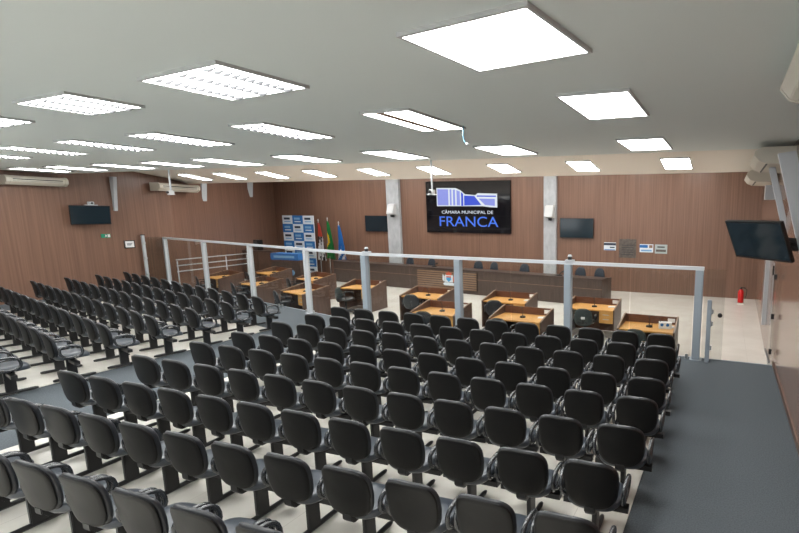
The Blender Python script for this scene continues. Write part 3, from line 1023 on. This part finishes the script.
# lectern, cabinet, monitor on the far left of the plenary
t = thing('speech_lectern', 'dark lectern with a blue printed top board before the checked banner', 'lectern', (-18.05, 15.2, PZ), rad(4))
box('body', -.78, .78, -.25, .25, 0, 1.16, 'dais', t, bevel=.01)
box('blue_board', -.78, .70, -.25, .25, 1.16, 1.44, 'ban_blue', t)
box('board_print', -.6, .5, -.257, -.248, 1.25, 1.35, 'ban_pale', t)
bm = bmesh.new()
tube(bm, [(.35, -.27, .62), (.35, -.255, .62)], .12, 16)
finish('emblem', bm, 'ban_pale', t)
t = thing('side_cabinet', 'wide dark brown wooden cabinet against the far left wall', 'cabinet', (-20.95, 16.3, PZ), rad(8))
box('body', -.95, .75, -.3, .3, 0, 1.40, 'dais', t, bevel=.01)
box('door', -.9, -.1, -.32, -.3, .1, 1.34, 'desk_dark', t, bevel=.004)
box('door', -.06, .70, -.32, -.3, .1, 1.34, 'desk_dark', t, bevel=.004)
t = thing('stage_monitor', 'small black monitor speaker on top of the dark cabinet', 'speaker', (-21.25, 16.25, PZ + 1.40))
box('cabinet', -.15, .15, -.14, .14, 0, .50, 'bezel', t, bevel=.02)
box('grille', -.12, .12, -.15, -.14, .05, .44, 'ac_dark', t)

# press banner
t = thing('press_banner', 'tall checked blue and white press banner near the flags', 'banner', (-20.97, 18.3, PZ), rad(0))
BW, BH = 2.10, 3.05
box('board', -BW / 2, BW / 2, 0, .05, 0, BH, 'ban_white', t)
for r in range(7):
    for c in range(3):
        x0 = -BW / 2 + BW * c / 3
        z1 = BH - BH * r / 7
        z0 = z1 - BH / 7
        blue = (r + c) % 2 == 1
        if blue:
            cell = box('blue_square', x0, x0 + BW / 3, -.006, .0, z0, z1, 'ban_blue', t)
        par = cell if blue else t
        ox = random.uniform(0, .05)
        box('printed_mark', x0 + .12, x0 + .50 + ox, -.012, -.005, z0 + .22, z0 + .33, 'ban_pale' if blue else 'ban_ink', par)
        box('printed_line', x0 + .14, x0 + .56, -.012, -.005, z0 + .10, z0 + .15, 'ban_white' if blue else 'ban_pale', par)

# flags
def flag(x, y, ztop, label, bands, kind):
    t = thing('flag', label, 'flag', (x, y, PZ), 0)
    bm = bmesh.new()
    tube(bm, [(0, 0, .06), (0, 0, ztop - PZ)], .02, 8)
    finish('pole', bm, 'steel', t, smooth=True)
    bm = bmesh.new()
    tube(bm, [(0, 0, ztop - PZ), (0, 0, ztop - PZ + .05), (0, 0, ztop - PZ + .12)], [.035, .03, .006], 8)
    finish('finial', bm, 'steel', t, smooth=True)
    bm = bmesh.new()
    tube(bm, [(0, 0, 0), (0, 0, .05), (0, 0, .08)], [.2, .18, .05], 16)
    finish('base', bm, 'black_metal', t, smooth=True)
    bm = bmesh.new()
    n, H = 22, 1.85
    z0 = ztop - PZ - .08
    cols = 18
    grid = []
    for i in range(n + 1):
        v = i / n
        w = .10 + .48 * v ** .8
        row = []
        for j in range(cols + 1):
            u = j / cols
            yy = .07 * math.sin(u * 15 + v * 2) * (.3 + v)
            row.append(bm.verts.new((-.04 * (1 - v) - .16 * v + w * u, yy - .02, z0 - H * v - .08 * u * v)))
        grid.append(row)
    for i in range(n):
        for j in range(cols):
            f = bm.faces.new((grid[i][j], grid[i][j + 1], grid[i + 1][j + 1], grid[i + 1][j]))
            f.material_index = kind(j / cols, i / n)
            f.smooth = True
    bmesh.ops.solidify(bm, geom=list(bm.faces), thickness=.006)
    finish('cloth', bm, bands, t)
flag(-19.55, 18.25, 2.36, 'red, black and white striped flag hanging nearest the banner', ['f_red', 'f_white', 'f_black'],
     lambda u, v: 0 if v < .34 and u > .15 else (1 if int((u * 5 + v * 3)) % 2 else 2))
flag(-18.95, 18.25, 2.45, 'green flag with yellow and blue centre hanging from middle pole', ['f_green', 'f_yellow', 'f_blue'],
     lambda u, v: 2 if abs(u - .12) < .12 and abs(v - .48) < .09 else (1 if abs(u - .12) / .32 + abs(v - .46) / .3 < 1 else 0))
flag(-18.25, 18.25, 2.26, 'blue flag with white stripes hanging furthest from the banner', ['f_blue', 'f_white'],
     lambda u, v: 1 if v > .5 and int(u * 5 + v * 7) % 3 == 0 else 0)
